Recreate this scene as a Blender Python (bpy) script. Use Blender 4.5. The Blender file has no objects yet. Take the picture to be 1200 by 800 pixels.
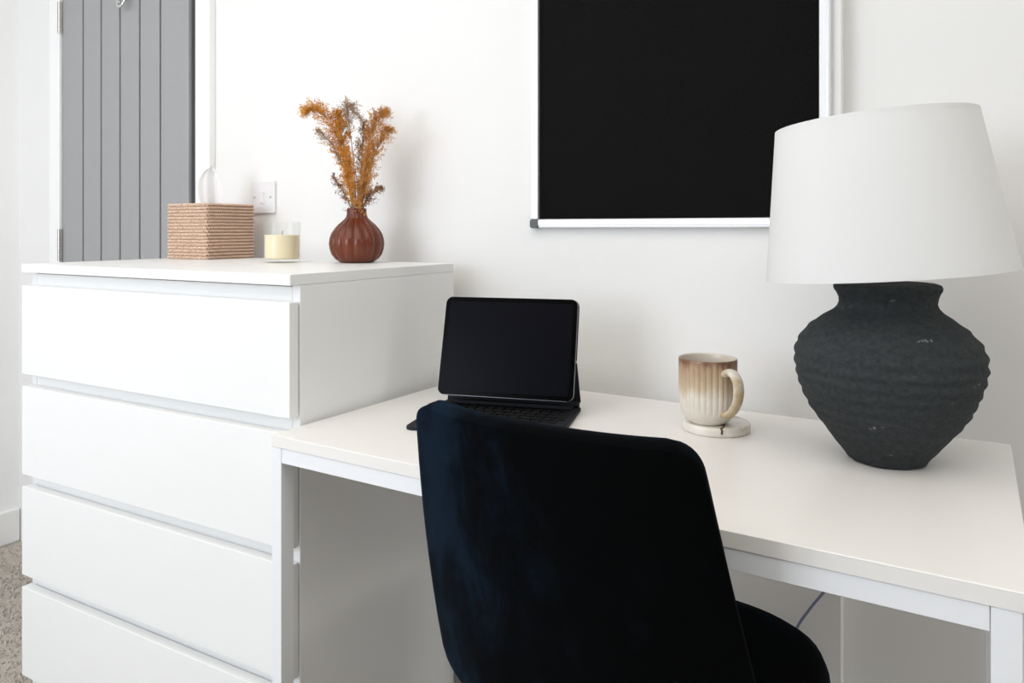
import bpy, bmesh, math, random
from mathutils import Vector, Matrix
random.seed(7)
C = bpy.context.scene.collection
SC = bpy.context.scene
PI = math.pi

# ------------------------------------------------------------------ camera
cd = bpy.data.cameras.new('camera'); cam = bpy.data.objects.new('camera', cd); C.objects.link(cam)
cd.sensor_width = 36.0; cd.sensor_fit = 'HORIZONTAL'
cd.lens = 878.8 / 1200 * 36.0
cd.shift_y = -(400 - 268.7) / 1200
cam.location = (0, 0, 1.0739)
cam.rotation_euler = (PI / 2, 0, math.radians(29.2677))
cd.clip_start = 0.02
SC.camera = cam

# ------------------------------------------------------------------ world, light, exposure
w = bpy.data.worlds.new('world'); SC.world = w; w.use_nodes = True
bg = w.node_tree.nodes['Background']
bg.inputs['Color'].default_value = (0.80, 0.90, 1.0, 1); bg.inputs['Strength'].default_value = 1.0

def area(name, loc, rot, sx, sy, power, col):
    l = bpy.data.lights.new(name, 'AREA'); l.shape = 'RECTANGLE'; l.size = sx; l.size_y = sy
    l.energy = power; l.color = col
    o = bpy.data.objects.new(name, l); C.objects.link(o); o.location = loc; o.rotation_euler = rot
    return o
WIN = (-2.42, -0.82, 0.75, 2.25)          # x0, x1, z0, z1 of the window behind the camera
YF = -1.75                                # the wall with that window
area('window_daylight', ((WIN[0] + WIN[1]) / 2, YF - 0.16, (WIN[2] + WIN[3]) / 2), (PI / 2, 0, 0),
     WIN[1] - WIN[0], WIN[3] - WIN[2], 43, (0.84, 0.90, 1.0))
# added soft overhead fill below the ceiling, not a fixture of the room
area('overhead_fill', (-0.60, -0.25, 2.37), (0, 0, 0), 2.8, 2.0, 29, (1.0, 0.955, 0.885))
# added fill light from the right, through an invented opening in the wall
WR = (0.15, 1.25, 1.42, 2.22)
area('side_fill', (3.5 + 0.14, (WR[0] + WR[1]) / 2, (WR[2] + WR[3]) / 2), (0, PI / 2, 0), WR[3] - WR[2], WR[1] - WR[0], 27, (1.0, 0.975, 0.92))
SC.view_settings.view_transform = 'Standard'; SC.view_settings.look = 'None'
SC.view_settings.gamma = 1.0; SC.view_settings.use_curve_mapping = False
SC.view_settings.exposure = 0.06
try:
    SC.cycles.max_bounces = 12; SC.cycles.diffuse_bounces = 7; SC.cycles.use_denoising = True
except Exception:
    pass

# ------------------------------------------------------------------ materials
def mat(name, col, rough=0.5, metal=0.0, spec=0.5, **kw):
    m = bpy.data.materials.new(name); m.use_nodes = True
    b = m.node_tree.nodes['Principled BSDF']
    b.inputs['Base Color'].default_value = (*col, 1); b.inputs['Roughness'].default_value = rough
    b.inputs['Metallic'].default_value = metal; b.inputs['Specular IOR Level'].default_value = spec
    for k, v in kw.items(): b.inputs[k.replace('_', ' ')].default_value = v
    return m
def nodes(m): return m.node_tree.nodes, m.node_tree.links, m.node_tree.nodes['Principled BSDF']
def noise(m, scale, detail=3, stretch=None, rough=0.55):
    n, l, b = nodes(m)
    tc = n.new('ShaderNodeTexCoord'); mp = n.new('ShaderNodeMapping'); t = n.new('ShaderNodeTexNoise')
    if stretch: mp.inputs['Scale'].default_value = stretch
    t.inputs['Scale'].default_value = scale; t.inputs['Detail'].default_value = detail; t.inputs['Roughness'].default_value = rough
    l.new(tc.outputs['Object'], mp.inputs['Vector']); l.new(mp.outputs['Vector'], t.inputs['Vector'])
    return t
def ramp(m, src, stops, to='Base Color'):
    n, l, b = nodes(m); r = n.new('ShaderNodeValToRGB')
    while len(r.color_ramp.elements) < len(stops): r.color_ramp.elements.new(0.5)
    for e, (p, c) in zip(r.color_ramp.elements, stops):
        e.position = p; e.color = (*c, 1) if len(c) == 3 else c
    l.new(src, r.inputs['Fac'])
    if to: l.new(r.outputs['Color'], b.inputs[to])
    return r
def bump(m, src, strength, dist=0.002):
    n, l, b = nodes(m); u = n.new('ShaderNodeBump')
    u.inputs['Strength'].default_value = strength; u.inputs['Distance'].default_value = dist
    l.new(src, u.inputs['Height']); l.new(u.outputs['Normal'], b.inputs['Normal'])
    return u

M = {}
M['wall'] = mat('painted_plaster', (0.83, 0.815, 0.79), 0.75, spec=0.25)
t = noise(M['wall'], 60, 4); bump(M['wall'], t.outputs['Fac'], 0.06, 0.001)
t2 = noise(M['wall'], 1.3, 2); ramp(M['wall'], t2.outputs['Fac'], [(0.3, (0.83, 0.82, 0.805)), (0.7, (0.845, 0.835, 0.82))])
M['wall_bounce_cut'] = mat('blue_grey_bounce_cut', (0.36, 0.42, 0.48), 0.75, spec=0.25)  # unseen walls toned blue-grey to cut and cool the bounce light
M['wall_lit_white'] = mat('lit_left_wall_white', (0.93, 0.93, 0.92), 0.7, spec=0.25)  # left wall whitened in colour to stand in for light it lacks
t = noise(M['wall_lit_white'], 60, 4); bump(M['wall_lit_white'], t.outputs['Fac'], 0.06, 0.001)
M['ceiling'] = mat('ceiling_paint', (0.86, 0.85, 0.83), 0.8)
M['trim'] = mat('white_satin_trim', (0.91, 0.91, 0.90), 0.35)
M['carpet'] = mat('beige_carpet', (0.4, 0.36, 0.32), 0.95, spec=0.1)
t = noise(M['carpet'], 240, 4); ramp(M['carpet'], t.outputs['Fac'], [(0.3, (0.38, 0.360, 0.295)), (0.5, (0.57, 0.515, 0.46)), (0.72, (0.70, 0.64, 0.58))])
bump(M['carpet'], t.outputs['Fac'], 0.8, 0.006)
M['door'] = mat('grey_door_paint', (0.34, 0.34, 0.345), 0.32)
t = noise(M['door'], 25, 3, (4, 4, 0.4)); bump(M['door'], t.outputs['Fac'], 0.05, 0.001)
M['door_dark'] = mat('grey_groove_paint', (0.16, 0.165, 0.17), 0.5)
M['steel'] = mat('brushed_steel', (0.55, 0.53, 0.50), 0.3, 1.0)
M['chrome'] = mat('chrome', (0.8, 0.8, 0.8), 0.08, 1.0)
M['white_foil'] = mat('white_foil_board', (0.85, 0.85, 0.84), 0.38, spec=0.4)
M['white_foil_in'] = mat('white_inner_board', (0.82, 0.82, 0.81), 0.5)
M['desk_top'] = mat('white_desk_laminate', (0.83, 0.805, 0.775), 0.33, spec=0.4)
t = noise(M['desk_top'], 220, 3); bump(M['desk_top'], t.outputs['Fac'], 0.03, 0.0006)
M['desk_metal'] = mat('white_powder_coat', (0.83, 0.84, 0.86), 0.35)
M['felt'] = mat('black_felt', (0.006, 0.006, 0.006), 0.95, spec=0.08)
t = noise(M['felt'], 350, 3); ramp(M['felt'], t.outputs['Fac'], [(0.35, (0.0045, 0.0045, 0.0045)), (0.7, (0.008, 0.008, 0.0078))])
bump(M['felt'], t.outputs['Fac'], 0.3, 0.001)
M['alu'] = mat('white_anodised_frame', (0.80, 0.80, 0.81), 0.32, 0.25)
M['grey_cap'] = mat('grey_plastic_cap', (0.085, 0.095, 0.1), 0.45)
M['switch'] = mat('white_switch_plastic', (0.80, 0.78, 0.79), 0.3)
# velvet: mottled nap; window light on the left side painted in bluer and lighter
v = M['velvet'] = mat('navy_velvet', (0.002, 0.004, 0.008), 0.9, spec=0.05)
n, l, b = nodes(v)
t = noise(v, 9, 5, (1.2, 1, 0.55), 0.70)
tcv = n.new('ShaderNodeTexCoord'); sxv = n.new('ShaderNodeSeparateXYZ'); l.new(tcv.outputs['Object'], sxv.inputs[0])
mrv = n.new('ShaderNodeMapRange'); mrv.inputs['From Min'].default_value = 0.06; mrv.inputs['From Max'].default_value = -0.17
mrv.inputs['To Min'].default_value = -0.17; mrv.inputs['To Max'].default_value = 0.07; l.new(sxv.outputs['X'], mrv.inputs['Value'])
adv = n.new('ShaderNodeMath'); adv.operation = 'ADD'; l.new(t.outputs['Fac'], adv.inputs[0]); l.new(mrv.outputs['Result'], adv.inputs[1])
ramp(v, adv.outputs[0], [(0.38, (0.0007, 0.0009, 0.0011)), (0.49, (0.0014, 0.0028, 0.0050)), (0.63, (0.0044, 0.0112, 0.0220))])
b.inputs['Sheen Weight'].default_value = 0.035; b.inputs['Sheen Roughness'].default_value = 0.35
b.inputs['Sheen Tint'].default_value = (0.12, 0.30, 0.55, 1)
t3 = noise(v, 900, 2); bump(v, t3.outputs['Fac'], 0.25, 0.0008)
M['black_metal'] = mat('black_powder_coat', (0.01, 0.01, 0.01), 0.4)
# lamp
m = M['stone'] = mat('charcoal_textured_ceramic', (0.032, 0.036, 0.038), 0.9, spec=0.2)
t = noise(m, 140, 6, None, 0.65)
t4 = noise(m, 26, 2, (1, 1, 2.4))
r1 = ramp(m, t.outputs['Fac'], [(0.3, (0.024, 0.028, 0.030)), (0.6, (0.043, 0.048, 0.050))], None)
r2 = ramp(m, t4.outputs['Fac'], [(0.69, (0, 0, 0)), (0.73, (1, 1, 1))], None)
n, l, b = nodes(m); mx = n.new('ShaderNodeMix'); mx.data_type = 'RGBA'; mul = n.new('ShaderNodeMath'); mul.operation = 'MULTIPLY'
t5 = noise(m, 260, 2); r3 = ramp(m, t5.outputs['Fac'], [(0.5, (0, 0, 0)), (0.6, (1, 1, 1))], None)
l.new(r2.outputs['Color'], mul.inputs[0]); l.new(r3.outputs['Color'], mul.inputs[1]); l.new(mul.outputs[0], mx.inputs['Factor'])
l.new(r1.outputs['Color'], mx.inputs['A']); mx.inputs['B'].default_value = (0.22, 0.22, 0.21, 1); l.new(mx.outputs['Result'], b.inputs['Base Color'])
bump(m, t.outputs['Fac'], 0.75, 0.0035)
m = M['shade'] = mat('white_linen_shade', (0.90, 0.90, 0.90), 0.9, spec=0.1)
n, l, b = nodes(m)
tr = n.new('ShaderNodeBsdfTranslucent'); tr.inputs['Color'].default_value = (0.85, 0.83, 0.78, 1)
ms = n.new('ShaderNodeMixShader'); ms.inputs[0].default_value = 0.28
l.new(b.outputs[0], ms.inputs[1]); l.new(tr.outputs[0], ms.inputs[2]); l.new(ms.outputs[0], n['Material Output'].inputs['Surface'])
t = noise(m, 500, 2, (1, 1, 0.15)); bump(m, t.outputs['Fac'], 0.12, 0.0006)
M['cord'] = mat('grey_blue_cord', (0.20, 0.22, 0.33), 0.5)
# mug glaze, dipped brown rim fading into cream
def glaze(name, lo, hi):
    m = mat(name, (0.7, 0.64, 0.55), 0.28, spec=0.5)
    n, l, b = nodes(m)
    tc = n.new('ShaderNodeTexCoord'); sx = n.new('ShaderNodeSeparateXYZ'); l.new(tc.outputs['Object'], sx.inputs[0])
    nz = noise(m, 45, 4, (1, 1, 0.5)); mr = n.new('ShaderNodeMapRange')
    mr.inputs['From Min'].default_value = lo; mr.inputs['From Max'].default_value = hi
    l.new(sx.outputs['Z'], mr.inputs['Value'])
    ad = n.new('ShaderNodeMath'); ad.operation = 'MULTIPLY_ADD'; ad.inputs[1].default_value = 0.35
    l.new(nz.outputs['Fac'], ad.inputs[0]); sub = n.new('ShaderNodeMath'); sub.operation = 'SUBTRACT'; sub.inputs[1].default_value = 0.175
    l.new(mr.outputs['Result'], sub.inputs[0]); l.new(sub.outputs[0], ad.inputs[2])
    ramp(m, ad.outputs[0], [(0.44, (0.72, 0.67, 0.59)), (0.60, (0.56, 0.44, 0.30)), (0.86, (0.42, 0.29, 0.185)), (0.985, (0.20, 0.10, 0.06))])
    return m
M['glaze'] = glaze('cream_glaze_brown_rim', 0.0, 0.104)
M['glaze_in'] = mat('cream_glaze_inside', (0.62, 0.56, 0.48), 0.25)
m = M['glaze_handle'] = mat('cream_glaze_handle', (0.70, 0.64, 0.55), 0.25)
t = noise(m, 28, 3); ramp(m, t.outputs['Fac'], [(0.45, (0.70, 0.65, 0.56)), (0.62, (0.50, 0.38, 0.22))])
m = M['marble'] = mat('cream_marble', (0.76, 0.72, 0.66), 0.25)
t = noise(m, 22, 5); ramp(m, t.outputs['Fac'], [(0.4, (0.80, 0.77, 0.72)), (0.6, (0.74, 0.69, 0.61)), (0.7, (0.48, 0.36, 0.22))])
M['vein'] = mat('brown_vein', (0.10, 0.055, 0.025), 0.4)
# dresser-top things
m = M['rattan'] = mat('woven_rattan', (0.5, 0.36, 0.25), 0.6)
t = noise(m, 240, 3); t7 = noise(m, 18, 2)
r1 = ramp(m, t.outputs['Fac'], [(0.30, (0.36, 0.22, 0.14)), (0.48, (0.64, 0.45, 0.33)), (0.68, (0.76, 0.58, 0.46))], 'Base Color')
bump(m, t.outputs['Fac'], 0.5, 0.001)
M['rattan_dark'] = mat('dark_rattan_gap', (0.10, 0.055, 0.03), 0.7)
m = M['tissue'] = mat('tissue_paper', (0.9, 0.9, 0.9), 0.9)
n, l, b = nodes(m); tr = n.new('ShaderNodeBsdfTranslucent'); tr.inputs['Color'].default_value = (0.9, 0.9, 0.9, 1)
ms = n.new('ShaderNodeMixShader'); ms.inputs[0].default_value = 0.25
l.new(b.outputs[0], ms.inputs[1]); l.new(tr.outputs[0], ms.inputs[2]); l.new(ms.outputs[0], n['Material Output'].inputs['Surface'])
m = M['glass'] = mat('clear_glass', (1, 1, 1), 0.02)
n, l, b = nodes(m); tp = n.new('ShaderNodeBsdfTransparent'); tp.inputs['Color'].default_value = (0.985, 0.99, 0.985, 1)
gl = n.new('ShaderNodeBsdfGlossy'); gl.inputs['Roughness'].default_value = 0.03; lwt = n.new('ShaderNodeLayerWeight'); lwt.inputs['Blend'].default_value = 0.12; fz = n.new('ShaderNodeMath'); fz.operation = 'MULTIPLY'; fz.inputs[1].default_value = 0.45; l.new(lwt.outputs['Facing'], fz.inputs[0])
ms = n.new('ShaderNodeMixShader'); l.new(fz.outputs[0], ms.inputs[0]); l.new(tp.outputs[0], ms.inputs[1]); l.new(gl.outputs[0], ms.inputs[2]); l.new(ms.outputs[0], n['Material Output'].inputs['Surface'])
M['wax'] = mat('cream_wax', (0.86, 0.745, 0.53), 0.45, Subsurface_Weight=0.25)
M['wax'].node_tree.nodes['Principled BSDF'].inputs['Subsurface Radius'].default_value = (0.02, 0.014, 0.008)
M['wick'] = mat('wick', (0.25, 0.2, 0.15), 0.9)
m = M['vase'] = mat('russet_glazed_ceramic', (0.13, 0.03, 0.011), 0.22, spec=0.4)
t = noise(m, 12, 3); ramp(m, t.outputs['Fac'], [(0.3, (0.105, 0.020, 0.0075)), (0.7, (0.16, 0.036, 0.013))])
def seed(name, a, b_):
    m = mat(name, a, 0.8, spec=0.2); t = noise(m, 60, 3); ramp(m, t.outputs['Fac'], [(0.35, a), (0.65, b_)]); return m
M['seed_orange'] = seed('rust_orange_seed', (0.50, 0.20, 0.025), (0.80, 0.40, 0.075))
M['seed_tan'] = seed('tan_orange_seed', (0.46, 0.20, 0.045), (0.74, 0.39, 0.12))
M['seed_grey'] = seed('grey_brown_seed', (0.34, 0.21, 0.12), (0.52, 0.36, 0.24))
M['seed_dark'] = seed('dark_brown_seed', (0.16, 0.07, 0.03), (0.34, 0.16, 0.06))
M['stem'] = mat('dry_stem', (0.24, 0.12, 0.04), 0.7)
# tablet
M['screen'] = mat('black_glass', (0.0035, 0.0035, 0.006), 0.25, spec=0.04)
M['bezel'] = mat('black_bezel', (0.001, 0.001, 0.001), 0.2, spec=0.04)
M['tablet_alu'] = mat('grey_aluminium', (0.22, 0.22, 0.235), 0.3, 1.0)
M['case'] = mat('charcoal_case', (0.013, 0.014, 0.017), 0.7, spec=0.25)
M['key'] = mat('black_key', (0.004, 0.004, 0.005), 0.6, spec=0.25)
M['glasspane'] = M['glass']

# ------------------------------------------------------------------ helpers
def obj(name, bm, m=None, parent=None, smooth=False, angle=None):
    me = bpy.data.meshes.new(name)
    bmesh.ops.recalc_face_normals(bm, faces=bm.faces)
    bm.to_mesh(me); bm.free()
    if m:
        for k in (m if isinstance(m, (list, tuple)) else [m]): me.materials.append(k)
    if smooth:
        for p in me.polygons: p.use_smooth = True
        if angle is not None:
            try: me.set_sharp_from_angle(angle=math.radians(angle))
            except Exception: pass
    o = bpy.data.objects.new(name, me); C.objects.link(o)
    if parent: o.parent = parent
    return o
def thing(name, label, cat, loc=(0, 0, 0), rz=0.0, group=None):
    o = bpy.data.objects.new(name, None); C.objects.link(o); o.location = loc; o.rotation_euler = (0, 0, rz)
    o.empty_display_size = 0.05
    return tag(o, label, cat, group)
def tag(o, label, cat, group=None):
    o['label'] = label; o['category'] = cat
    if group: o['group'] = group
    return o
def struct(name, bm, m, smooth=False):
    o = obj(name, bm, m, None, smooth); o['kind'] = 'structure'; return o
def box(bm, x0, x1, y0, y1, z0, z1, bev=0.0, seg=2, mi=0):
    vs = [bm.verts.new(p) for p in ((x0, y0, z0), (x1, y0, z0), (x1, y1, z0), (x0, y1, z0), (x0, y0, z1), (x1, y0, z1), (x1, y1, z1), (x0, y1, z1))]
    fs = [bm.faces.new([vs[i] for i in q]) for q in ((0, 3, 2, 1), (4, 5, 6, 7), (0, 1, 5, 4), (1, 2, 6, 5), (2, 3, 7, 6), (3, 0, 4, 7))]
    for f in fs: f.material_index = mi
    if bev:
        es = list({e for f in fs for e in f.edges})
        bmesh.ops.bevel(bm, geom=es, offset=bev, segments=seg, profile=0.5, affect='EDGES', clamp_overlap=True)
    return bm
def B(*a, **k): return box(bmesh.new(), *a, **k)
def lathe(bm, prof, n=64, rfun=None, cap0=False, cap1=False, mi=0):
    rings = []
    for (r, z) in prof:
        ring = []
        for i in range(n):
            a = 2 * PI * i / n
            rr = rfun(r, z, a) if rfun else r
            ring.append(bm.verts.new((rr * math.cos(a), rr * math.sin(a), z)))
        rings.append(ring)
    for a, b_ in zip(rings, rings[1:]):
        for i in range(n):
            f = bm.faces.new((a[i], a[(i + 1) % n], b_[(i + 1) % n], b_[i])); f.material_index = mi
    if cap0: bm.faces.new(list(reversed(rings[0]))).material_index = mi
    if cap1: bm.faces.new(rings[-1]).material_index = mi
    return bm
def tube(bm, pts, r, n=10, caps=True, r1=None, mi=0):
    pts = [Vector(p) for p in pts]; rings = []; up = None
    for i, p in enumerate(pts):
        d = (pts[min(i + 1, len(pts) - 1)] - pts[max(i - 1, 0)]).normalized()
        if up is None:
            up = Vector((0, 0, 1)) if abs(d.z) < 0.9 else Vector((1, 0, 0))
        s = d.cross(up).normalized(); up = s.cross(d).normalized()
        rad = r if r1 is None else r + (r1 - r) * i / (len(pts) - 1)
        rx, ry = rad if isinstance(rad, tuple) else (rad, rad)
        rings.append([bm.verts.new(p + s * (rx * math.cos(2 * PI * k / n)) + up * (ry * math.sin(2 * PI * k / n))) for k in range(n)])
    for a, b_ in zip(rings, rings[1:]):
        for k in range(n): bm.faces.new((a[k], a[(k + 1) % n], b_[(k + 1) % n], b_[k])).material_index = mi
    if caps: bm.faces.new(rings[0]); bm.faces.new(list(reversed(rings[-1])))
    return bm
def smoothpath(pts, k=8):
    pts = [Vector(p) for p in pts]; out = []
    P = [2 * pts[0] - pts[1]] + pts + [2 * pts[-1] - pts[-2]]
    for i in range(1, len(P) - 2):
        a, b_, c, d = P[i - 1:i + 3]
        for j in range(k):
            t = j / k
            out.append(0.5 * ((2 * b_) + (c - a) * t + (2 * a - 5 * b_ + 4 * c - d) * t * t + (3 * b_ - a - 3 * c + d) * t ** 3))
    out.append(pts[-1]); return out
def rplate(bm, x0, x1, z0, z1, y0, y1, rad, seg=6, bev=0.0):
    """rounded rectangle in the XZ plane, extruded from y0 to y1"""
    pts = []
    for cx, cz, a0 in ((x1 - rad, z1 - rad, 0), (x0 + rad, z1 - rad, 90), (x0 + rad, z0 + rad, 180), (x1 - rad, z0 + rad, 270)):
        for k in range(seg + 1):
            a = math.radians(a0 + 90 * k / seg); pts.append((cx + rad * math.cos(a), cz + rad * math.sin(a)))
    a = [bm.verts.new((x, y0, z)) for x, z in pts]; b_ = [bm.verts.new((x, y1, z)) for x, z in pts]
    f0 = bm.faces.new(a); f1 = bm.faces.new(list(reversed(b_)))
    for i in range(len(pts)): bm.faces.new((a[i], b_[i], b_[(i + 1) % len(pts)], a[(i + 1) % len(pts)]))
    if bev:
        es = list(f0.edges) + list(f1.edges)
        bmesh.ops.bevel(bm, geom=es, offset=bev, segments=2, profile=0.5, affect='EDGES')
    return bm
def xform(bm, mx): bmesh.ops.transform(bm, matrix=mx, verts=bm.verts); return bm

# ------------------------------------------------------------------ the room
YW = 1.43; XL = -2.76; XR = 3.5; ZC = 2.40; XC = -0.140; YR = 1.475       # back wall, left, right, ceiling, corner of the shallow recess, recess wall
DX0, DX1, DZ = -2.497, -1.822, 2.0                                       # door opening
floor = struct('floor', B(XL - 0.15, XR + 0.15, YF - 0.15, YR + 0.2, -0.1, 0.0), M['carpet'])
struct('ceiling', B(XL - 0.15, XR + 0.15, YF - 0.15, YR + 0.2, ZC, ZC + 0.1), M['ceiling'])
struct('wall_left', B(XL - 0.12, XL, YF, YW + 0.2, 0, ZC), M['wall_lit_white'])
bm = bmesh.new()
box(bm, XR, XR + 0.12, YF, WR[0], 0, ZC); box(bm, XR, XR + 0.12, WR[1], YR + 0.12, 0, ZC)
box(bm, XR, XR + 0.12, WR[0], WR[1], 0, WR[2]); box(bm, XR, XR + 0.12, WR[0], WR[1], WR[3], ZC)
struct('wall_right', bm, M['wall_bounce_cut'])
bm = bmesh.new()
for y in (WR[0], WR[1] - 0.05): box(bm, XR + .04, XR + .09, y, y + 0.05, WR[2], WR[3])
for z in (WR[2], WR[3] - 0.05): box(bm, XR + .041, XR + .089, WR[0] + .05, WR[1] - .05, z, z + 0.05)
struct('side_fill_frame', bm, M['trim'])  # frame of the invented opening for the added side fill
bm = bmesh.new()
box(bm, XL, DX0, YW, YW + 0.16, 0, ZC); box(bm, DX0, DX1, YW, YW + 0.16, DZ, ZC); box(bm, DX1, XC, YW, YW + 0.16, 0, ZC, 0.0)
box(bm, XC, XR, YR, YR + 0.115, 0, ZC)
struct('wall_back', bm, M['wall'])
bm = bmesh.new()
box(bm, XL, WIN[0], YF - 0.12, YF, 0, ZC); box(bm, WIN[1], XR, YF - 0.12, YF, 0, ZC)
box(bm, WIN[0], WIN[1], YF - 0.12, YF, 0, WIN[2]); box(bm, WIN[0], WIN[1], YF - 0.12, YF, WIN[3], ZC)
struct('wall_front', bm, M['wall_bounce_cut'])
wn = bpy.data.objects.new('window_1', None); C.objects.link(wn); wn['kind'] = 'structure'
wn.location = ((WIN[0] + WIN[1]) / 2, YF - 0.09, WIN[2])
hw = (WIN[1] - WIN[0]) / 2; wh = WIN[3] - WIN[2]
bm = bmesh.new()
for x in (-hw, -0.03, hw - 0.06): box(bm, x, x + 0.06, 0, 0.05, 0, wh)
for z in (0, wh - 0.06): box(bm, -hw + .06, hw - .06, 0.001, 0.049, z, z + 0.06)
obj('window_frame', bm, M['trim'], wn)
# baseboards
def baseboard(name, x0, x1, y0, y1, side):
    bm = bmesh.new(); box(bm, x0, x1, y0, y1, 0, 0.115, 0.006, 2); struct(name, bm, M['trim'])
baseboard('baseboard_left', XL, XL + 0.016, YF, YW - 0.002, 'x')
baseboard('baseboard_back', DX1 + 0.08, XC - 0.002, YW - 0.016, YW, 'y')
bm = bmesh.new(); box(bm, XC + 0.002, XR, YR - 0.016, YR, 0, 0.115, 0.006, 2); struct('baseboard_right', bm, M['trim'])
# carpet pile around the visible strip of floor
rr = random.Random(3); pv = []; pf = []
for i in range(52000):
    x = rr.uniform(XL + 0.02, 0.9); y = rr.uniform(-0.25, YW - 0.03)
    if x > -1.71 and rr.random() < 0.25: continue
    s = rr.uniform(0.003, 0.006); h = rr.uniform(0.004, 0.009); a = rr.uniform(0, 6.28); q = len(pv)
    for k in range(3): pv.append((x + s * math.cos(a + k * 2.094), y + s * math.sin(a + k * 2.094), 0))
    pv.append((x + rr.uniform(-.004, .004), y + rr.uniform(-.004, .004), h))
    pf += [(q, q + 1, q + 3), (q + 1, q + 2, q + 3), (q + 2, q, q + 3)]
me = bpy.data.meshes.new('carpet_pile'); me.from_pydata(pv, [], pf); me.materials.append(M['carpet'])
o = bpy.data.objects.new('carpet_pile', me); C.objects.link(o); o.parent = floor; o['kind'] = 'stuff'

# door casing and lining
bm = bmesh.new()
cw = 0.054
for x0, x1 in ((DX0 - cw, DX0 + 0.004), (DX1 - 0.004, DX1 + cw)):
    box(bm, x0, x1, YW - 0.014, YW, 0, DZ + cw, 0.004, 2)
box(bm, DX0 + 0.004, DX1 - 0.004, YW - 0.014, YW, DZ - 0.004, DZ + cw, 0.004, 2)
x = DX1 + cw                                      # stepped outer moulding on the near side
box(bm, x, x + 0.012, YW - 0.022, YW, 0, DZ + cw + 0.012, 0.003, 2)
struct('trim_1', bm, M['trim'])
bm = bmesh.new()
box(bm, DX0, DX0 + 0.012, YW + 0.002, YW + 0.15, 0, DZ); box(bm, DX1 - 0.008, DX1, YW + 0.002, YW + 0.15, 0, DZ); box(bm, DX0 + .012, DX1 - .008, YW + 0.002, YW + 0.15, DZ - 0.012, DZ)
box(bm, DX0 + .012, DX1 - .008, YW + 0.10, YW + 0.15, 0.0, DZ - .012)
struct('trim_2', bm, M['trim'])
# door: hung on the left, standing a hair open
door = bpy.data.objects.new('door_1', None); C.objects.link(door); door['kind'] = 'structure'
door.location = (-2.490, YW, 0); door.rotation_euler = (0, 0, math.radians(-1.6))
obj('door_panel', B(0.002, 0.648, 0.008, 0.038, 0.006, 1.985), M['door_dark'], door)
pe = [0.0, 0.118, 0.218, 0.318, 0.418, 0.518, 0.648]
for a, b_ in zip(pe, pe[1:]):
    obj('plank', B(a + (0.0038 if a else 0), b_ - (0.0038 if b_ < 0.64 else 0), -0.004, 0.008, 0.005, 1.986, 0.002, 2), M['door'], door)
for z in (0.22, 0.970, 1.715):
    bm = bmesh.new()
    box(bm, -0.018, 0.004, -0.008, -0.0045, z, z + 0.105)
    for k in range(5): tube(bm, [(-0.006, -0.011, z + 0.021 * k + 0.0005), (-0.006, -0.011, z + 0.021 * k + 0.0205)], 0.0062, 12)
    obj('hinge', bm, M['steel'], door, True, 40)
bm = bmesh.new()
lathe(bm, [(0.014, 0), (0.014, 0.003), (0.010, 0.005), (0.004, 0.006), (0.004, 0.02)], 20, None, True, True)
xform(bm, Matrix.Translation((0.360, -0.004, 1.82)) @ Matrix.Rotation(PI / 2, 4, 'X'))
tube(bm, smoothpath([(0.360, -0.022, 1.826), (0.360, -0.04, 1.803), (0.360, -0.046, 1.783), (0.360, -0.034, 1.768), (0.360, -0.018, 1.776), (0.360, -0.014, 1.788)]), 0.0042, 10)
ring = [(0.360 + 0.017 * math.cos(a), -0.030 + 0.004 * math.sin(a), 1.772 + 0.017 * math.sin(a)) for a in [2 * PI * k / 24 for k in range(25)]]
tube(bm, ring, 0.0036, 10)
xform(bm, Matrix.Translation((0.006, 0, -0.013))); obj('coat_hook', bm, M['chrome'], door, True, 40)

# light switch on the wall
sw = thing('light_switch', 'white square light switch plate on the wall beside the grey door', 'switch', (-1.560, YW, 1.160))
bm = rplate(bmesh.new(), -0.043, 0.043, -0.043, 0.043, -0.009, 0.0, 0.005, 4, 0.002); obj('plate', bm, M['switch'], sw)
bm = B(-0.0065, 0.0065, -0.0135, -0.009, -0.016, 0.014, 0.0015, 2); xform(bm, Matrix.Rotation(math.radians(4), 4, 'X')); obj('rocker', bm, M['switch'], sw)
bm = B(-0.013, 0.013, -0.0098, -0.0088, -0.020, 0.018, 0.0006, 1); obj('rocker_surround', bm, M['switch'], sw)
obj('window_strip', B(-0.006, 0.006, -0.0098, -0.009, -0.031, -0.0295), M['switch'], sw)
for s in (-1, 1):
    bm = lathe(bmesh.new(), [(0.0032, 0), (0.0032, 0.0012), (0.002, 0.0016)], 14, None, True, True)
    xform(bm, Matrix.Translation((0.030 * s, -0.009, 0)) @ Matrix.Rotation(PI / 2, 4, 'X')); obj('screw', bm, M['steel'], sw)

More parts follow.
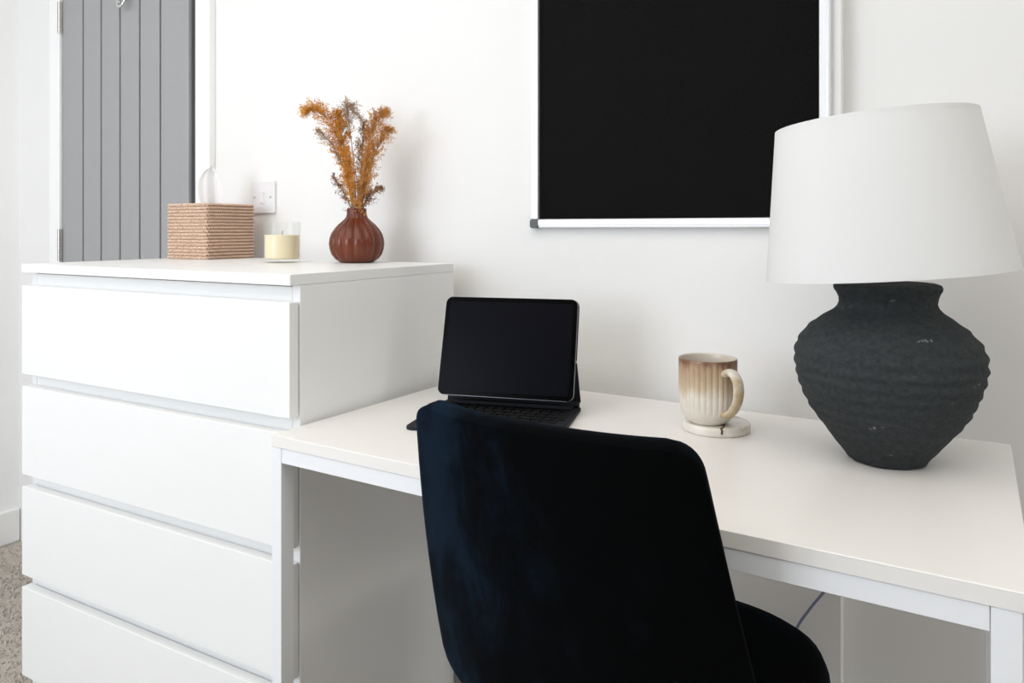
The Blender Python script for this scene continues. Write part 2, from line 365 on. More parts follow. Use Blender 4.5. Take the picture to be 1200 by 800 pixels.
# notice board
BX0, BX1, BZ0, BZ1 = -0.748, -0.155, 1.077, 1.977
nb = thing('notice_board', 'black felt notice board in a slim white frame above the desk', 'board', ((BX0 + BX1) / 2, YW, BZ0))
hw = (BX1 - BX0) / 2; bh = BZ1 - BZ0; fr = 0.0185
obj('felt_panel', B(-hw + fr - .002, hw - fr + .002, -0.009, -0.002, fr - .002, bh - fr + .002), M['felt'], nb)
for s in (-1, 1):
    bm = bmesh.new(); xa, xb = (-hw, -hw + fr) if s < 0 else (hw - fr, hw)
    box(bm, xa, xb, -0.016, 0, fr, bh - fr, 0.0025, 2)
    box(bm, xa + 0.005 if s < 0 else xa, xb if s < 0 else xb - 0.005, -0.0172, -0.010, fr, bh - fr, 0.001, 1)
    obj('frame_rail', bm, M['alu'], nb)
for z in (0, bh - fr):
    bm = B(-hw + fr, hw - fr, -0.016, 0, z, z + fr, 0.0025, 2)
    box(bm, -hw + fr, hw - fr, -0.0172, -0.010, z + 0.005, z + fr - 0.001, 0.001, 1); obj('frame_rail', bm, M['alu'], nb)
for sx in (-1, 1):
    for z in (0, bh - fr):
        bm = rplate(bmesh.new(), -fr / 2 - .0005, fr / 2 + .0005, -0.0005, fr + .0005, -0.0178, 0, 0.0055, 4, 0.001)
        xform(bm, Matrix.Translation((sx * (hw - fr / 2), 0, z)))
        cp = obj('corner_cap', bm, M['grey_cap'], nb); cp['label'] = 'grey plastic corner cap'

# ------------------------------------------------------------------ chest of drawers
CX1, CY0, CW, CDp = -0.9145, 0.8909, 0.794, 0.480
ch = thing('chest_of_drawers', 'white chest of four handleless drawers in the corner by the desk', 'chest', (CX1 - CW, CY0, 0))
obj('top_panel', B(0, CW, 0, CDp, 1 - 0.0185, 1.0, 0.0012, 2), M['white_foil'], ch)
for x in (0, CW - 0.018):
    obj('side_panel', B(x, x + 0.018, 0.0225, CDp, 0, 1 - 0.0188, 0.0008, 1), M['white_foil'], ch)
obj('back_panel', B(0.019, CW - 0.019, CDp - 0.008, CDp - 0.001, 0.06, 0.98), M['white_foil_in'], ch)
obj('plinth', B(0.019, CW - 0.019, 0.04, 0.058, 0.0, 0.085), M['white_foil_in'], ch)
for i in range(4):
    zt = 0.9535 - i * 0.2155; fh = 0.1895
    df = obj('drawer', B(0.0015, CW - 0.0015, 0.0, 0.020, zt - fh, zt, 0.0010, 2), M['white_foil'], ch)
    obj('drawer_box', B(0.03, CW - 0.03, 0.021, CDp - 0.03, zt - fh + 0.01, zt - 0.02), M['white_foil_in'], df)
    obj('rail', B(0.0185, CW - 0.0185, 0.0230, 0.043, zt - 0.004, zt + 0.0245), M['white_foil'], ch)

# ------------------------------------------------------------------ desk
KZ, KW, KD, KT = 0.750, 0.992, 0.5486, 0.0185
dk = thing('desk', 'white desk with thin square legs standing between the chest and the corner', 'desk', (-0.9112, 0.8477, 0), -0.0427)
obj('tabletop', B(0, KW, 0, KD, KZ - KT, KZ, 0.0007, 1), M['desk_top'], dk)
lw, ld, rh = 0.021, 0.026, 0.0235
zl = KZ - KT - 0.0003
lx = (0.0005, KW - lw - 0.0125)
for x in lx:
    for y in (0.001, KD - ld - 0.001):
        obj('leg', B(x, x + lw + (0.0035 if x > .5 else 0), y, y + ld, 0, zl, 0.0008, 1), M['desk_metal'], dk)
for y in (0.0015, KD - 0.0275):
    obj('rail', B(lx[0] + lw + 0.0006, lx[1] - 0.0008, y, y + 0.025, zl - rh, zl, 0.0006, 1), M['desk_metal'], dk)
for x in lx:
    obj('side_rail', B(x, x + lw, 0.001 + ld + .0004, KD - ld - 0.0015, zl - rh, zl, 0.0006, 1), M['desk_metal'], dk)

# ------------------------------------------------------------------ chair
chair = thing('desk_chair', 'dark navy velvet chair with a curved back pushed up to the desk', 'chair', (-0.3597, 0.7293, 0), -0.0851)
ZT, ZB = 0.884, 0.46
def back_point(s, t):
    rec, recc, wt, wm, wb, ct, cb, ex, cr, bow, tilt = 0.1278, 0.0659, 0.173, 0.1993, 0.2209, 0.0212, 0.0645, 2.7023, 0.0230, -0.0040, -0.0070
    hh = 0.3635; tt = t
    W = wb * (1 - tt) * (1 - 2 * tt) + wm * 4 * tt * (1 - tt) + wt * tt * (2 * tt - 1)
    if t < 0: W = wb + t * 0.35
    tc = min(max((t - (1 - cr / hh)) / (cr / hh), 0), 1); ins = cr * (1 - math.sqrt(max(0, 1 - tc * tc)))
    x = (W - ins) * s; ss = abs(x) / W
    y = -rec * t * hh + recc * (1 - t) ** 2 * hh + (cb + (ct - cb) * t) * ss ** ex
    sg = x / W; z = 0.5 + hh * t + t * (-bow * ss * ss - 0.0020 * (sg ** 3 - sg)) + tilt * x
    return Vector((x, y, z))
def shell(rows, cols, th):
    """outer grid, inner grid pushed along the normal, joined by a rounded rim"""
    bm = bmesh.new(); T0 = -0.12
    ts = [T0 + (1 - T0) * (1 - (1 - i / (rows - 1)) ** 1.7) for i in range(rows)]
    ss = [math.sin(PI / 2 * (-1 + 2 * j / (cols - 1))) * 0.35 + (-1 + 2 * j / (cols - 1)) * 0.65 for j in range(cols)]
    g = [[back_point(s, t) for s in ss] for t in ts]
    def nrm(s, t):
        e = 0.01; s0 = max(-0.97, min(0.97, s)); t0 = min(t, 0.9)
        a = back_point(s0 + e, t0) - back_point(s0 - e, t0); b_ = back_point(s0, t0 + e) - back_point(s0, t0 - e)
        return a.cross(b_).normalized()                     # points toward -y (outward)
    layers = []
    for k, off in ((0, 0.0), (1, th)):
        L = []
        for i, t in enumerate(ts):
            row = []
            for j, s in enumerate(ss):
                n_ = nrm(s, t)
                if n_.y > 0: n_ = -n_
                row.append(bm.verts.new(g[i][j] - n_ * off))
            L.append(row)
        layers.append(L)
    for L in layers:
        for i in range(rows - 1):
            for j in range(cols - 1): bm.faces.new((L[i][j], L[i][j + 1], L[i + 1][j + 1], L[i + 1][j]))
    bd = [(0, j) for j in range(cols)] + [(i, cols - 1) for i in range(1, rows)] + [(rows - 1, j) for j in range(cols - 2, -1, -1)] + [(i, 0) for i in range(rows - 2, 0, -1)]
    A, Bq = layers
    rim = []
    for i, j in bd:                                            # rounded rim between the two skins
        a, b_ = A[i][j].co, Bq[i][j].co
        ctr = back_point(0, 0.4); o_ = ((a + b_) / 2)
        out = Vector((o_.x - ctr.x, 0, o_.z - ctr.z))
        if i == rows - 1: out = Vector((0, 0, 1))
        if j in (0, cols - 1) and i < rows - 1: out = Vector((0.5 if j else -0.5, 0, 0))
        if i == rows - 1 and j in (0, cols - 1): out = Vector((0.7 if j else -0.7, 0, 0.7))
        rim.append([bm.verts.new(a.lerp(b_, 0.25) + out * 0.004), bm.verts.new(a.lerp(b_, 0.75) + out * 0.004)])
    nB = len(bd)
    for q in range(nB):
        i, j = bd[q]; i2, j2 = bd[(q + 1) % nB]
        c0 = [A[i][j], rim[q][0], rim[q][1], Bq[i][j]]; c1 = [A[i2][j2], rim[(q + 1) % nB][0], rim[(q + 1) % nB][1], Bq[i2][j2]]
        for k in range(3): bm.faces.new((c0[k], c0[k + 1], c1[k + 1], c1[k]))
    return bm
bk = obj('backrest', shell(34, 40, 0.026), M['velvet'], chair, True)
# seat: rounded cushion, thick rolled edge
bm = bmesh.new(); nr = 72
def seat_outline(a):
    ex = 3.0; ca, sa = math.cos(a), math.sin(a)
    k = (abs(ca) ** ex + abs(sa) ** ex) ** (-1 / ex)
    return 0.212 * ca * k, 0.215 * sa * k
SX, SY = 0.010, 0.255
rings = []
for sc_, z in ((0.0, 0.503), (0.45, 0.504), (0.78, 0.508), (0.90, 0.506), (0.965, 0.496), (0.995, 0.480), (1.0, 0.462), (0.985, 0.440), (0.93, 0.424), (0.80, 0.412), (0.4, 0.405), (0.0, 0.404)):
    if sc_ == 0: rings.append([bm.verts.new((SX, SY, z))]); continue
    rings.append([bm.verts.new((SX + seat_outline(2 * PI * i / nr)[0] * sc_, SY + seat_outline(2 * PI * i / nr)[1] * sc_, z)) for i in range(nr)])
for a, b_ in zip(rings, rings[1:]):
    for i in range(nr):
        q = [a[i % len(a)], a[(i + 1) % nr % len(a)], b_[(i + 1) % nr % len(b_)], b_[i % len(b_)]]
        q2 = []
        for v_ in q:
            if v_ not in q2: q2.append(v_)
        bm.faces.new(q2)
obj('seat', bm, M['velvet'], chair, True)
for sx, sy in ((-1, 0), (1, 0), (-1, 1), (1, 1)):
    p0 = (0.13 * sx, 0.13 + 0.25 * sy, 0.41); p1 = (0.20 * sx, 0.05 + 0.41 * sy, 0.0)
    obj('leg', tube(bmesh.new(), [p0, p1], 0.014, 14, True, 0.009), M['black_metal'], chair, True, 40)
bm = bmesh.new(); box(bm, -0.14, 0.14, 0.115, 0.14, 0.392, 0.405); box(bm, -0.14, 0.14, 0.37, 0.395, 0.392, 0.405); box(bm, -0.012, 0.012, 0.14, 0.37, 0.393, 0.404)
obj('under_frame', bm, M['black_metal'], chair)

# ------------------------------------------------------------------ table lamp
LX, LY = -0.056, 1.178
lamp = thing('table_lamp', 'table lamp with ribbed charcoal pot base and white drum shade on the desk', 'lamp', (LX, LY, KZ))
prof = [(0.0, 0.0), (0.044, 0.0), (0.050, 0.002), (0.0535, 0.008), (0.062, 0.018), (0.072, 0.030), (0.080, 0.041), (0.088, 0.052), (0.095, 0.062), (0.101, 0.072), (0.107, 0.083), (0.112, 0.095), (0.1165, 0.108), (0.1200, 0.121), (0.1222, 0.134), (0.1220, 0.146), (0.1198, 0.158), (0.1155, 0.168), (0.109, 0.178), (0.100, 0.187), (0.090, 0.1955), (0.079, 0.203), (0.070, 0.209), (0.0645, 0.215), (0.0625, 0.221), (0.0632, 0.228), (0.0655, 0.234), (0.0685, 0.239), (0.0695, 0.243), (0.0680, 0.2465), (0.0630, 0.2485), (0.05, 0.2495), (0.0, 0.2505)]
P2 = []
for (r0, z0), (r1, z1) in zip(prof, prof[1:]):
    for k in range(5):
        q = k / 5; r = r0 + (r1 - r0) * q; z = z0 + (z1 - z0) * q
        if r > 0.075:
            fade = min(1, (r - 0.075) / 0.02)
            r += 0.0011 * fade * math.sin(2 * PI * z / 0.0165 + 0.6 * math.sin(z * 60))
        P2.append((max(r, 0.0001), z))
rl = random.Random(5); ph = [rl.uniform(0, 6.28) for _ in range(6)]
def wob(r, z, a): return r + (0.0005 * math.sin(5 * a + 70 * z + ph[0]) + 0.0004 * math.sin(9 * a - 130 * z + ph[1]) + 0.0003 * math.sin(17 * a + 310 * z + ph[2])) * min(1, r / 0.05)
obj('base', lathe(bmesh.new(), P2, 128, wob), M['stone'], lamp, True)
bm = lathe(bmesh.new(), [(0.014, 0.2495), (0.014, 0.2555), (0.0115, 0.2575), (0.0115, 0.262), (0.0135, 0.263), (0.0135, 0.285), (0.009, 0.287), (0.0001, 0.287)], 28)
obj('chrome_socket', bm, M['chrome'], lamp, True, 35)
TILT = Matrix.Translation((0, 0, 0.25)) @ Matrix.Rotation(-0.075, 4, Vector((-math.sin(math.radians(29.3)), math.cos(math.radians(29.3)), 0))) @ Matrix.Rotation(-0.03, 4, Vector((math.cos(math.radians(29.3)), math.sin(math.radians(29.3)), 0))) @ Matrix.Translation((0, 0, -0.25))
zs0, zs1, rb, rt = 0.261, 0.4765, 0.1600, 0.1305
pr = []; N = 14
for k in range(N + 1): q = k / N; pr.append((rb + (rt - rb) * q, zs0 + (zs1 - zs0) * q))
bm = lathe(bmesh.new(), pr + [(r - 0.0012, z) for r, z in reversed(pr)] + [pr[0]], 128)
bmesh.ops.remove_doubles(bm, verts=bm.verts, dist=1e-6); xform(bm, TILT)
shd = obj('shade', bm, M['shade'], lamp, True, 40)
for z, r in ((zs0, rb), (zs1, rt)):
    e = 0.00012; d = 0.006 if z == zs0 else -0.006; sl = (rt - rb) / (zs1 - zs0)
    pr2 = [(r + e, z), (r + e + sl * d, z + d), (r + sl * d - 0.002, z + d), (r - 0.002, z), (r + e, z)]
    bm = lathe(bmesh.new(), pr2, 128); bmesh.ops.remove_doubles(bm, verts=bm.verts, dist=1e-6); xform(bm, TILT)
    obj('hem', bm, M['shade'], shd, True, 40)
bm = bmesh.new()
for k in range(3):
    a = 2 * PI * k / 3 + 0.4
    tube(bm, [(0.012 * math.cos(a), 0.012 * math.sin(a), 0.286), ((rb - 0.004) * math.cos(a), (rb - 0.004) * math.sin(a), 0.275)], 0.0015, 8)
ringp = [(0.014 * math.cos(2 * PI * k / 20), 0.014 * math.sin(2 * PI * k / 20), 0.286) for k in range(21)]
tube(bm, ringp, 0.0016, 8); xform(bm, TILT); obj('shade_carrier', bm, M['steel'], lamp)
bm = lathe(bmesh.new(), [(0.012, 0.287), (0.013, 0.30), (0.022, 0.325), (0.028, 0.345), (0.026, 0.362), (0.016, 0.374), (0.0001, 0.378)], 28)
obj('bulb', bm, mat('opal_bulb', (0.85, 0.85, 0.82), 0.3), lamp, True)
# cord hanging on the wall behind the desk
pc = thing('power_cord', 'thin grey blue cord hanging against the wall under the desk', 'cord', (-0.190, 1.40, 0))
cp = [(0.185, 0.012, 0.70), (0.12, 0.012, 0.60), (0.075, 0.012, 0.525), (0.028, 0.012, 0.445), (0.002, 0.012, 0.405), (-0.022, 0.010, 0.36), (-0.045, 0.008, 0.28), (-0.06, 0.006, 0.15), (-0.05, 0.004, 0.03), (-0.02, -0.02, 0.004), (0.05, -0.05, 0.003)]
obj('cord', tube(bmesh.new(), smoothpath(cp, 8), 0.0024, 10), M['cord'], pc, True)

# ------------------------------------------------------------------ coaster and mug
co = thing('coaster', 'round cream marble coaster with a brown vein under the mug', 'coaster', (-0.306, 1.221, KZ))
R_, H_ = 0.0535, 0.0145
bm = lathe(bmesh.new(), [(0.0001, 0), (R_ - .003, 0), (R_ - .001, 0.0012), (R_, 0.004), (R_, H_ - 0.003), (R_ - 0.001, H_ - 0.0008), (R_ - .003, H_), (0.0001, H_)], 72, lambda r, z, a: r * (1 + 0.006 * math.sin(3 * a + 1) + 0.004 * math.sin(7 * a)))
obj('slab', bm, M['marble'], co, True, 50)
bm = bmesh.new()
a0 = math.radians(-67)
vp = [(0.022, H_ - .0006, 0.45), (0.034, H_ - .0006, 0.24), (0.045, H_ - .0006, 0.08), (0.0515, H_ + .0001, 0.0), (R_ + .0001, H_ - 0.0035, 0.02), (R_ + .0001, H_ - 0.008, 0.01)]
pts = [(r * math.cos(a0 + d), r * math.sin(a0 + d), z) for r, z, d in vp]
tube(bm, pts, 0.0018, 8, True, 0.0016); obj('vein', bm, M['vein'], co, True)['label'] = 'dark brown vein across the rim'
mg = thing('mug', 'fluted cream stoneware mug with brown glazed rim on the coaster', 'mug', (-0.315, 1.206, KZ + H_ + 0.0002), math.radians(0))
mh = 0.1035
outer = [(0.0001, 0.001), (0.024, 0.001), (0.0265, 0.0), (0.0285, 0.0008), (0.034, 0.005), (0.0395, 0.012), (0.0430, 0.020), (0.0450, 0.030), (0.0458, 0.042), (0.0460, 0.060), (0.0460, 0.080), (0.0460, 0.096), (0.0462, 0.1005), (0.0458, 0.1028), (0.0448, mh)]
inner = [(0.0436, 0.1030), (0.0430, 0.101), (0.0425, 0.090), (0.0422, 0.060), (0.0412, 0.035), (0.036, 0.016), (0.024, 0.008), (0.0001, 0.0065)]
def flute(r, z, a):
    k = min(1, max(0, (z - 0.018) / 0.012)) * min(1, max(0, (0.101 - z) / 0.004))
    return r - 0.0017 * k * (1 - abs(math.cos(15 * a)) ** 0.55)
d1 = []
for (r0, z0), (r1, z1) in zip(outer, outer[1:]):
    for k in range(3): d1.append((r0 + (r1 - r0) * k / 3, z0 + (z1 - z0) * k / 3))
d1.append(outer[-1])
bm = lathe(bmesh.new(), d1, 240, flute)
body = obj('body', bm, M['glaze'], mg, True, 60)
bm = lathe(bmesh.new(), [outer[-1]] + inner, 96); obj('inside', bm, M['glaze_in'], mg, True)
hr = 0.0448
ha = math.radians(-14)                        # handle direction
hp = [(hr - 0.003, 0.083), (hr + 0.008, 0.0885), (hr + 0.020, 0.086), (hr + 0.0285, 0.075), (hr + 0.030, 0.060), (hr + 0.026, 0.044), (hr + 0.016, 0.030), (hr + 0.004, 0.022), (hr - 0.004, 0.021)]
bm = tube(bmesh.new(), smoothpath([(r, 0, z) for r, z in hp], 6), (0.0092, 0.0056), 18)
ha = math.radians(-38)
xform(bm, Matrix.Rotation(ha, 4, 'Z')); obj('handle', bm, M['glaze_handle'], mg, True)

# ------------------------------------------------------------------ tablet and its keyboard case
kb = thing('keyboard_case', 'open charcoal keyboard case lying on the desk and holding the tablet', 'keyboard', (-0.744, 0.972, KZ), math.radians(14.3))
bw, bd_ = 0.254, 0.208
bm = bmesh.new(); rplate(bm, 0, bw, 0, bd_, 0, 0.0055, 0.010, 6, 0.0012); xform(bm, Matrix(((1, 0, 0, 0), (0, 0, 1, 0), (0, 1, 0, 0), (0, 0, 0, 1))))
obj('keyboard_base', bm, M['case'], kb)
hin = tube(bmesh.new(), [(0.004, bd_ - 0.006, 0.0105), (bw - 0.004, bd_ - 0.006, 0.0105)], 0.0085, 18); obj('hinge', hin, M['case'], kb, True, 40)
bm = B(0.012, bw - 0.012, 0.176, 0.186, 0.0055, 0.0125, 0.001, 1); obj('hinge_bar', bm, M['case'], kb)
km = None
rows_ = [(14, 0), (14, 0.0), (13, 0.006), (12, 0.010)]
for ri in range(4):
    nk = rows_[ri][0]; y1 = 0.170 - ri * 0.0182; pitch_ = (bw - 0.016) / nk
    for k in range(nk):
        x0 = 0.008 + k * pitch_
        if km is None or km[1] != nk:
            o = obj('key', B(0, pitch_ - 0.0026, -0.0156, 0, 0, 0.0022, 0.0006, 1), M['key'], kb); km = (o.data, nk)
        else:
            o = bpy.data.objects.new('key', km[0]); C.objects.link(o); o.parent = kb
        o.location = (x0, y1, 0.0056)
x0 = 0.008
for wk in (0.016, 0.016, 0.016, 0.020, 0.090, 0.020, 0.016, 0.013, 0.013):
    o = obj('key', B(0, wk - 0.0026, -0.0156, 0, 0, 0.0022, 0.0006, 1), M['key'], kb); o.location = (x0, 0.170 - 4 * 0.0182, 0.0056); x0 += wk + 0.001
bm = bmesh.new(); rplate(bm, 0.077, 0.177, 0.010, 0.068, 0.0055, 0.0061, 0.004, 4); xform(bm, Matrix(((1, 0, 0, 0), (0, 0, 1, 0), (0, 1, 0, 0), (0, 0, 0, 1)))); obj('trackpad', bm, M['key'], kb)
# tablet pose inside the case frame
LEAN = math.radians(17); TX, TY, TZ = 0.127, 0.140, 0.0285
TW, TH, TT = 0.2476, 0.1785, 0.0059
tilt = Matrix.Translation((TX, TY, TZ)) @ Matrix.Rotation(-LEAN, 4, 'X')
bm = rplate(bmesh.new(), -TW / 2 - .001, TW / 2 + .001, 0.060, TH + 0.0005, TT + 0.0004, TT + 0.0042, 0.013, 6, 0.001); xform(bm, tilt); obj('back_cover', bm, M['case'], kb)
fold = tilt @ Vector((0, TT + 0.0044, 0.062)); hy, hz = bd_ - 0.004, 0.014
dv = Vector((0, hy - fold.y, hz - fold.z)); ln = dv.length; ang = math.atan2(dv.y, -dv.z)
bm = rplate(bmesh.new(), TX - TW / 2 - .002, TX + TW / 2 + .002, -ln, 0.006, -0.0018, 0.0018, 0.0015, 3); xform(bm, Matrix.Translation((0, fold.y, fold.z)) @ Matrix.Rotation(ang, 4, 'X')); obj('cover_flap', bm, M['case'], kb)
R0 = Matrix.Rotation(math.radians(14.3), 4, 'Z'); base0 = Matrix.Translation((-0.744, 0.972, KZ))
tb = thing('tablet', 'thin black tablet propped upright in the keyboard case behind the chair', 'tablet')
tb.matrix_world = base0 @ R0 @ tilt
bm = rplate(bmesh.new(), -TW / 2, TW / 2, 0, TH, 0, TT, 0.0125, 8, 0.0006); obj('body', bm, M['tablet_alu'], tb)
bm = rplate(bmesh.new(), -TW / 2 + .0005, TW / 2 - .0005, 0.0005, TH - .0005, -0.0004, 0.0001, 0.0121, 8); obj('bezel', bm, M['bezel'], tb)['label'] = 'black glass bezel'
bm = rplate(bmesh.new(), -TW / 2 + .0085, TW / 2 - .0085, 0.0085, TH - .0085, -0.00046, -0.0003, 0.005, 6); obj('screen', bm, M['screen'], tb)
bm = lathe(bmesh.new(), [(0.0014, 0), (0.0014, 0.0002), (0.0001, 0.0002)], 14, None, True); xform(bm, Matrix.Translation((0.0, -0.0004, TH - 0.0045)) @ Matrix.Rotation(PI / 2, 4, 'X')); obj('camera_lens', bm, M['screen'], tb)

# ------------------------------------------------------------------ things on the chest
tbx = thing('tissue_box', 'square woven rattan tissue box cover on the chest nearest the door', 'tissue box', (-1.540, 1.228, 1.0))
TS, TBH = 0.148, 0.1385
nrow = 17; rh_ = TBH / nrow
def rsq(s, rad, k=4):
    pts = []
    for cx, cy, a0 in ((-rad, s - rad, 0), (-s + rad, s - rad, 90), (-s + rad, rad, 180), (-rad, rad, 270)):
        for i in range(k + 1):
            a = math.radians(a0 + 90 * i / k); pts.append((cx + rad * math.cos(a), cy + rad * math.sin(a)))
    return pts
obj('liner', B(-TS + 0.003, -0.003, 0.003, TS - 0.003, 0.001, TBH - 0.002), M['rattan_dark'], tbx)
for k in range(nrow):
    bm = bmesh.new(); ps = rsq(TS - 0.004, 0.004); z = rh_ * (k + 0.5)
    path = []
    for i in range(len(ps)):                                 # walk the square with small stitches
        (xa, ya), (xb, yb) = ps[i], ps[(i + 1) % len(ps)]
        L_ = math.hypot(xb - xa, yb - ya); m_ = max(1, int(L_ / 0.0014))
        for q in range(m_): path.append((xa + (xb - xa) * q / m_ - 0.002, ya + (yb - ya) * q / m_ + 0.002))
    n_ = len(path); rg = []
    for i, (x, y) in enumerate(path):
        x2, y2 = path[(i + 1) % n_]; x1, y1 = path[i - 1]; tx, ty = x2 - x1, y2 - y1; q = math.hypot(tx, ty) or 1
        nx, ny = ty / q, -tx / q
        bulge = 1.0 + (0.25, 0.35, 0.1, -0.35)[(i + 2 * k) % 4] + rl.uniform(-.1, .1)
        rg.append([bm.verts.new((x + nx * 0.0032 * bulge * math.cos(a), y + ny * 0.0032 * bulge * math.cos(a), z + rh_ * 0.49 * math.sin(a))) for a in (-1.5, -0.75, 0, 0.75, 1.5)])
    for i in range(n_):
        a, b_ = rg[i], rg[(i + 1) % n_]
        for q in range(4): bm.faces.new((a[q], b_[q], b_[q + 1], a[q + 1])).material_index = 1 if q < 2 and (i + 2 * k) % 4 == 3 else 0
    obj('woven_row', bm, [M['rattan'], M['rattan_dark']], tbx, False)
bm = bmesh.new()
for x0, x1, y0, y1 in ((-TS, 0, 0, 0.052), (-TS, 0, TS - 0.052, TS), (-TS, -TS + 0.052, 0.052, TS - 0.052), (-0.052, 0, 0.052, TS - 0.052)):
    box(bm, x0 + .001, x1 - .001, y0 + .001, y1 - .001, TBH - 0.003, TBH, 0.0008, 1)
obj('lid', bm, M['rattan'], tbx)
# tissue
ti = thing('tissue', 'white paper tissue pulled up out of the woven box', 'tissue', (-1.540 - TS / 2, 1.228 + TS / 2, 1.0 + TBH - 0.002))
bm = bmesh.new(); gr = []; nu, nv = 28, 16
for j in range(nv):
    t = j / (nv - 1); row = []
    for i in range(nu):
        s = i / (nu - 1) * 2 - 1
        wd = 0.032 * (0.80 + 0.20 * math.sin(PI * min(1, t * 1.2))) * (1 if t < 0.6 else math.sqrt(max(0.03, 1 - ((t - 0.6) / 0.4) ** 2.4)))
        x = wd * s + 0.003 * t; y = 0.012 * (1 - 0.3 * t) * math.sin(s * 3.4 + 0.9 + t) + 0.004 * math.sin(8 * s + 2 * t)
        row.append(bm.verts.new((x, y, 0.104 * t - 0.012 * t * s * s + 0.003 * math.sin(5 * s) * t)))
    gr.append(row)
for j in range(nv - 1):
    for i in range(nu - 1): bm.faces.new((gr[j][i], gr[j][i + 1], gr[j + 1][i + 1], gr[j + 1][i]))
xform(bm, Matrix.Rotation(math.radians(25), 4, 'Z')); obj('sheet', bm, M['tissue'], ti, True)
# candle
ca = thing('candle', 'cream candle in a clear glass tumbler beside the woven box', 'candle', (-1.275, 1.218, 1.0))
cr_ = 0.0405; chh = 0.0905
pr = [(0.0001, 0), (cr_ - .004, 0), (cr_ - .001, 0.0015), (cr_, 0.005), (cr_, chh - .001), (cr_ - .0012, chh), (cr_ - .0024, chh - .001), (cr_ - .0024, 0.010), (cr_ - .005, 0.0075), (0.0001, 0.0075)]
obj('glass_jar', lathe(bmesh.new(), pr, 72), M['glass'], ca, True, 35)
wr = cr_ - 0.0027
bm = lathe(bmesh.new(), [(0.0001, 0.0078), (wr - .003, 0.0078), (wr, 0.0105), (wr, 0.0605), (wr - .001, 0.0615), (0.006, 0.0605), (0.0001, 0.0605)], 64); obj('wax', bm, M['wax'], ca, True, 35)
obj('wick', tube(bmesh.new(), [(0, 0, 0.060), (0.0005, 0, 0.066), (0.0015, 0.0005, 0.071)], 0.0009, 8), M['wick'], ca)
# vase
VX, VY = -1.120, 1.290
va = thing('vase', 'russet brown lobed vase like a small pumpkin on the chest corner', 'vase', (VX, VY, 1.0))
vp = [(0.0001, 0.002), (0.030, 0.002), (0.034, 0.0), (0.038, 0.002), (0.0475, 0.008), (0.0555, 0.018), (0.0595, 0.030), (0.0610, 0.042), (0.0600, 0.053), (0.0560, 0.065), (0.0490, 0.076), (0.0400, 0.086), (0.0310, 0.0935), (0.0250, 0.0995), (0.0222, 0.106), (0.0215, 0.113), (0.0218, 0.1185), (0.0212, 0.1205), (0.0195, 0.121), (0.0180, 0.120), (0.0175, 0.112), (0.021, 0.098), (0.030, 0.085), (0.04, 0.06), (0.035, 0.02), (0.0001, 0.010)]
out_n = 19
def lobes(r, z, a):
    k = min(1, max(0, (z - 0.002) / 0.012)) * (0.45 + 0.55 * min(1, max(0, (0.115 - z) / 0.03))) * (1 if r > 0.019 else 0)
    return r * (1 - 0.085 * k * (1 - abs(math.sin(7 * a + 0.5)) ** 0.6))
d1 = []
for i, ((r0, z0), (r1, z1)) in enumerate(zip(vp, vp[1:])):
    for k in range(3): d1.append((r0 + (r1 - r0) * k / 3, z0 + (z1 - z0) * k / 3))
d1.append(vp[-1])
def lob2(r, z, a): return lobes(r, z, a)
bm = lathe(bmesh.new(), d1[:58], 260, lob2); obj('pot', bm, M['vase'], va, True)
bm = lathe(bmesh.new(), d1[57:], 64); obj('inside', bm, M['vase'], va, True)

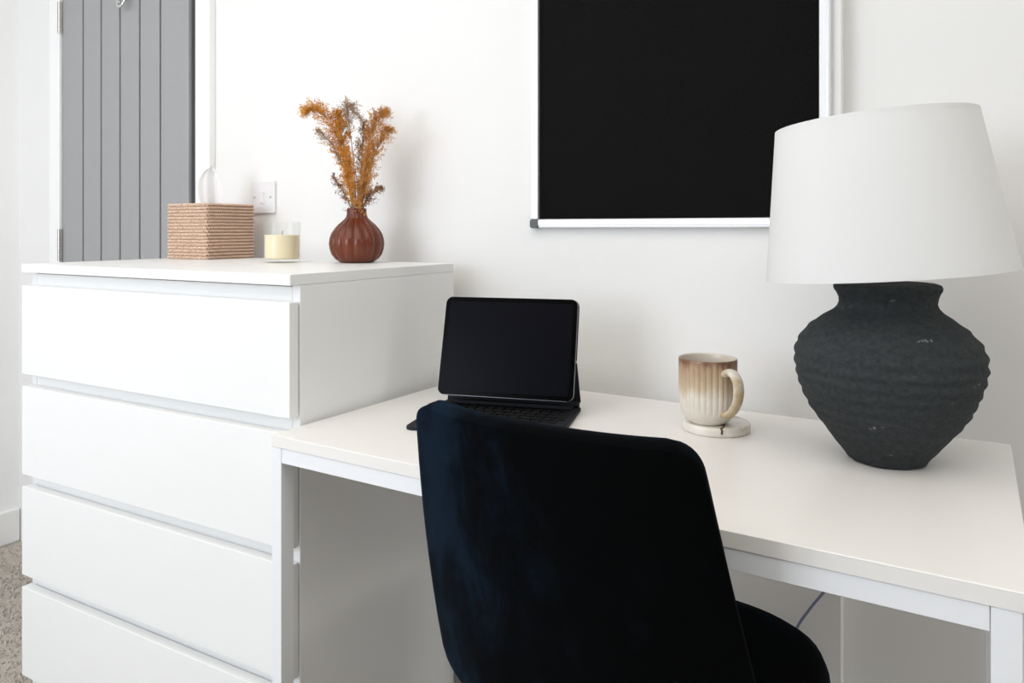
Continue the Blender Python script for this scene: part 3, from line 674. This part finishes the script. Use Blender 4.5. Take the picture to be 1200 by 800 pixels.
# dried grass: every stem a thing of its own, with stem and plume
CR = Vector((math.cos(math.radians(29.3)), math.sin(math.radians(29.3)), 0)); CD = Vector((-CR.y, CR.x, 0)); UP = Vector((0, 0, 1))
px = 0.00194
def grass(label, pts, mt, density, blen, sd, start=0.12):
    """pts: (right px, up px, depth m) from the vase mouth"""
    rg_ = random.Random(sd)
    root = thing('dried_stem', label, 'dried stem', (VX, VY, 1.0 + 0.02), 0, 'dried grass stems in the russet vase')
    foot = Vector((pts[0][0] * px * 0.3, 0, 0))
    path = [CR * (pts[0][0] * px * -0.5) + CD * (-pts[0][2] * .5)] + [CR * (x * px) + CD * d + UP * (0.098 + y * px * 0.93) for x, y, d in pts]
    path = smoothpath(path, 10)
    obj('stem', tube(bmesh.new(), path, 0.0011, 6, True, 0.0005), M['stem'], root, True)
    bm = bmesh.new(); n0 = len(path); i0 = int(n0 * (0.13 + start)); cum = n0 - i0
    nb_ = int(density * 2.3)
    for q in range(nb_):
        f = (q + rg_.random()) / nb_; idx = min(n0 - 2, int(i0 + f * (cum - 1))); p = path[idx].lerp(path[idx + 1], rg_.random())
        d = (path[idx + 1] - path[idx]).normalized()
        side = d.orthogonal().normalized(); side.rotate(Matrix.Rotation(rg_.uniform(0, 2 * PI), 3, d))
        L_ = 1.15 * blen * (0.32 + 0.9 * math.sin(PI * min(1, 0.22 + f * 0.78))) * rg_.uniform(0.5, 1.15)
        dr = (d * rg_.uniform(0.7, 1.3) + side * rg_.uniform(0.35, 0.95)).normalized()
        ns = max(4, int(L_ / 0.0022)); prev = p
        for s in range(ns):
            tt = (s + 1) / ns
            c = p + dr * (L_ * tt) - UP * (0.25 * L_ * tt * tt)
            if s % 3 == 0 or s == ns - 1:
                # bit of branchlet
                e = Vector((0.00035, 0, 0)); v1 = [bm.verts.new(prev + e), bm.verts.new(prev - e), bm.verts.new(c)]; bm.faces.new(v1); prev = c
            for rep in range(2):
                if tt < 0.25 and rep: continue
                o_ = Vector((rg_.gauss(0, .0021), rg_.gauss(0, .0021), rg_.gauss(0, .0021)))
                ax = (dr + Vector((rg_.uniform(-.8, .8), rg_.uniform(-.8, .8), rg_.uniform(-.6, .7)))).normalized()
                l_ = rg_.uniform(0.0022, 0.0042); w_ = rg_.uniform(0.0006, 0.0011)
                sd1 = ax.orthogonal().normalized() * w_; sd2 = ax.cross(sd1)
                cc = c + o_; a_ = bm.verts.new(cc - ax * l_ * .5); b2 = bm.verts.new(cc + ax * l_ * .5)
                m3 = [bm.verts.new(cc + sd1), bm.verts.new(cc - sd1 * .5 + sd2 * .87), bm.verts.new(cc - sd1 * .5 - sd2 * .87)]
                for z in range(3): bm.faces.new((a_, m3[(z + 1) % 3], m3[z])); bm.faces.new((b2, m3[z], m3[(z + 1) % 3]))
    me = obj('plume', bm, mt, root)
    return root
grass('rust orange plume arching furthest left with a drooping tip', [(-5, 0, 0), (-12, 50, 0), (-22, 90, -.005), (-36, 116, -.01), (-48, 125, -.01), (-58, 121, -.012)], M['seed_orange'], 95, 0.034, 1)
grass('tallest upright rust orange plume at left of the bouquet middle', [(-4, 0, .006), (-12, 50, .01), (-18, 88, .01), (-21, 108, .01), (-23, 122, .01)], M['seed_orange'], 80, 0.032, 2)
grass('airy grey brown plume with sparse seeds at the top middle', [(-2, 0, .012), (-6, 60, .02), (-10, 100, .02), (-13, 122, .022), (-10, 128, .022), (4, 112, .02)], M['seed_grey'], 44, 0.024, 3, 0.30)
grass('tan orange plume bending over to the upper right', [(5, 0, 0), (10, 55, 0), (16, 92, 0), (24, 114, 0), (34, 121, -.003)], M['seed_tan'], 95, 0.034, 4)
grass('loose tan plume leaning furthest right', [(6, 0, -.006), (14, 45, -.012), (25, 75, -.015), (33, 92, -.017), (38, 98, -.018)], M['seed_tan'], 62, 0.030, 5)
grass('dark brown plume standing straight in the bouquet centre', [(1, 0, .012), (3, 50, .02), (5, 88, .02), (7, 110, .02)], M['seed_dark'], 60, 0.024, 6)
grass('short bright orange plume at the front of the bouquet', [(-1, 0, -.012), (-4, 30, -.022), (-6, 55, -.024), (-8, 74, -.026)], M['seed_orange'], 70, 0.026, 7, 0.0)
grass('thin grey brown sprig sticking out at middle left', [(-5, 0, .004), (-13, 45, .004), (-26, 76, 0), (-38, 92, 0), (-45, 98, 0)], M['seed_grey'], 30, 0.018, 8, 0.32)
grass('short dark sprig poking out low on the left', [(-6, 0, -.004), (-12, 16, -.008), (-19, 30, -.01), (-26, 42, -.01)], M['seed_dark'], 30, 0.016, 9, 0.05)
grass('short brown sprig poking out low on the right', [(7, 0, -.004), (14, 14, -.01), (22, 24, -.012), (30, 27, -.014)], M['seed_dark'], 34, 0.017, 10, 0.05)
grass('tan plume filling the right front of the bouquet', [(3, 0, -.012), (9, 30, -.02), (14, 58, -.022), (19, 78, -.024)], M['seed_tan'], 70, 0.028, 11, 0.0)
bpy.context.view_layer.update()
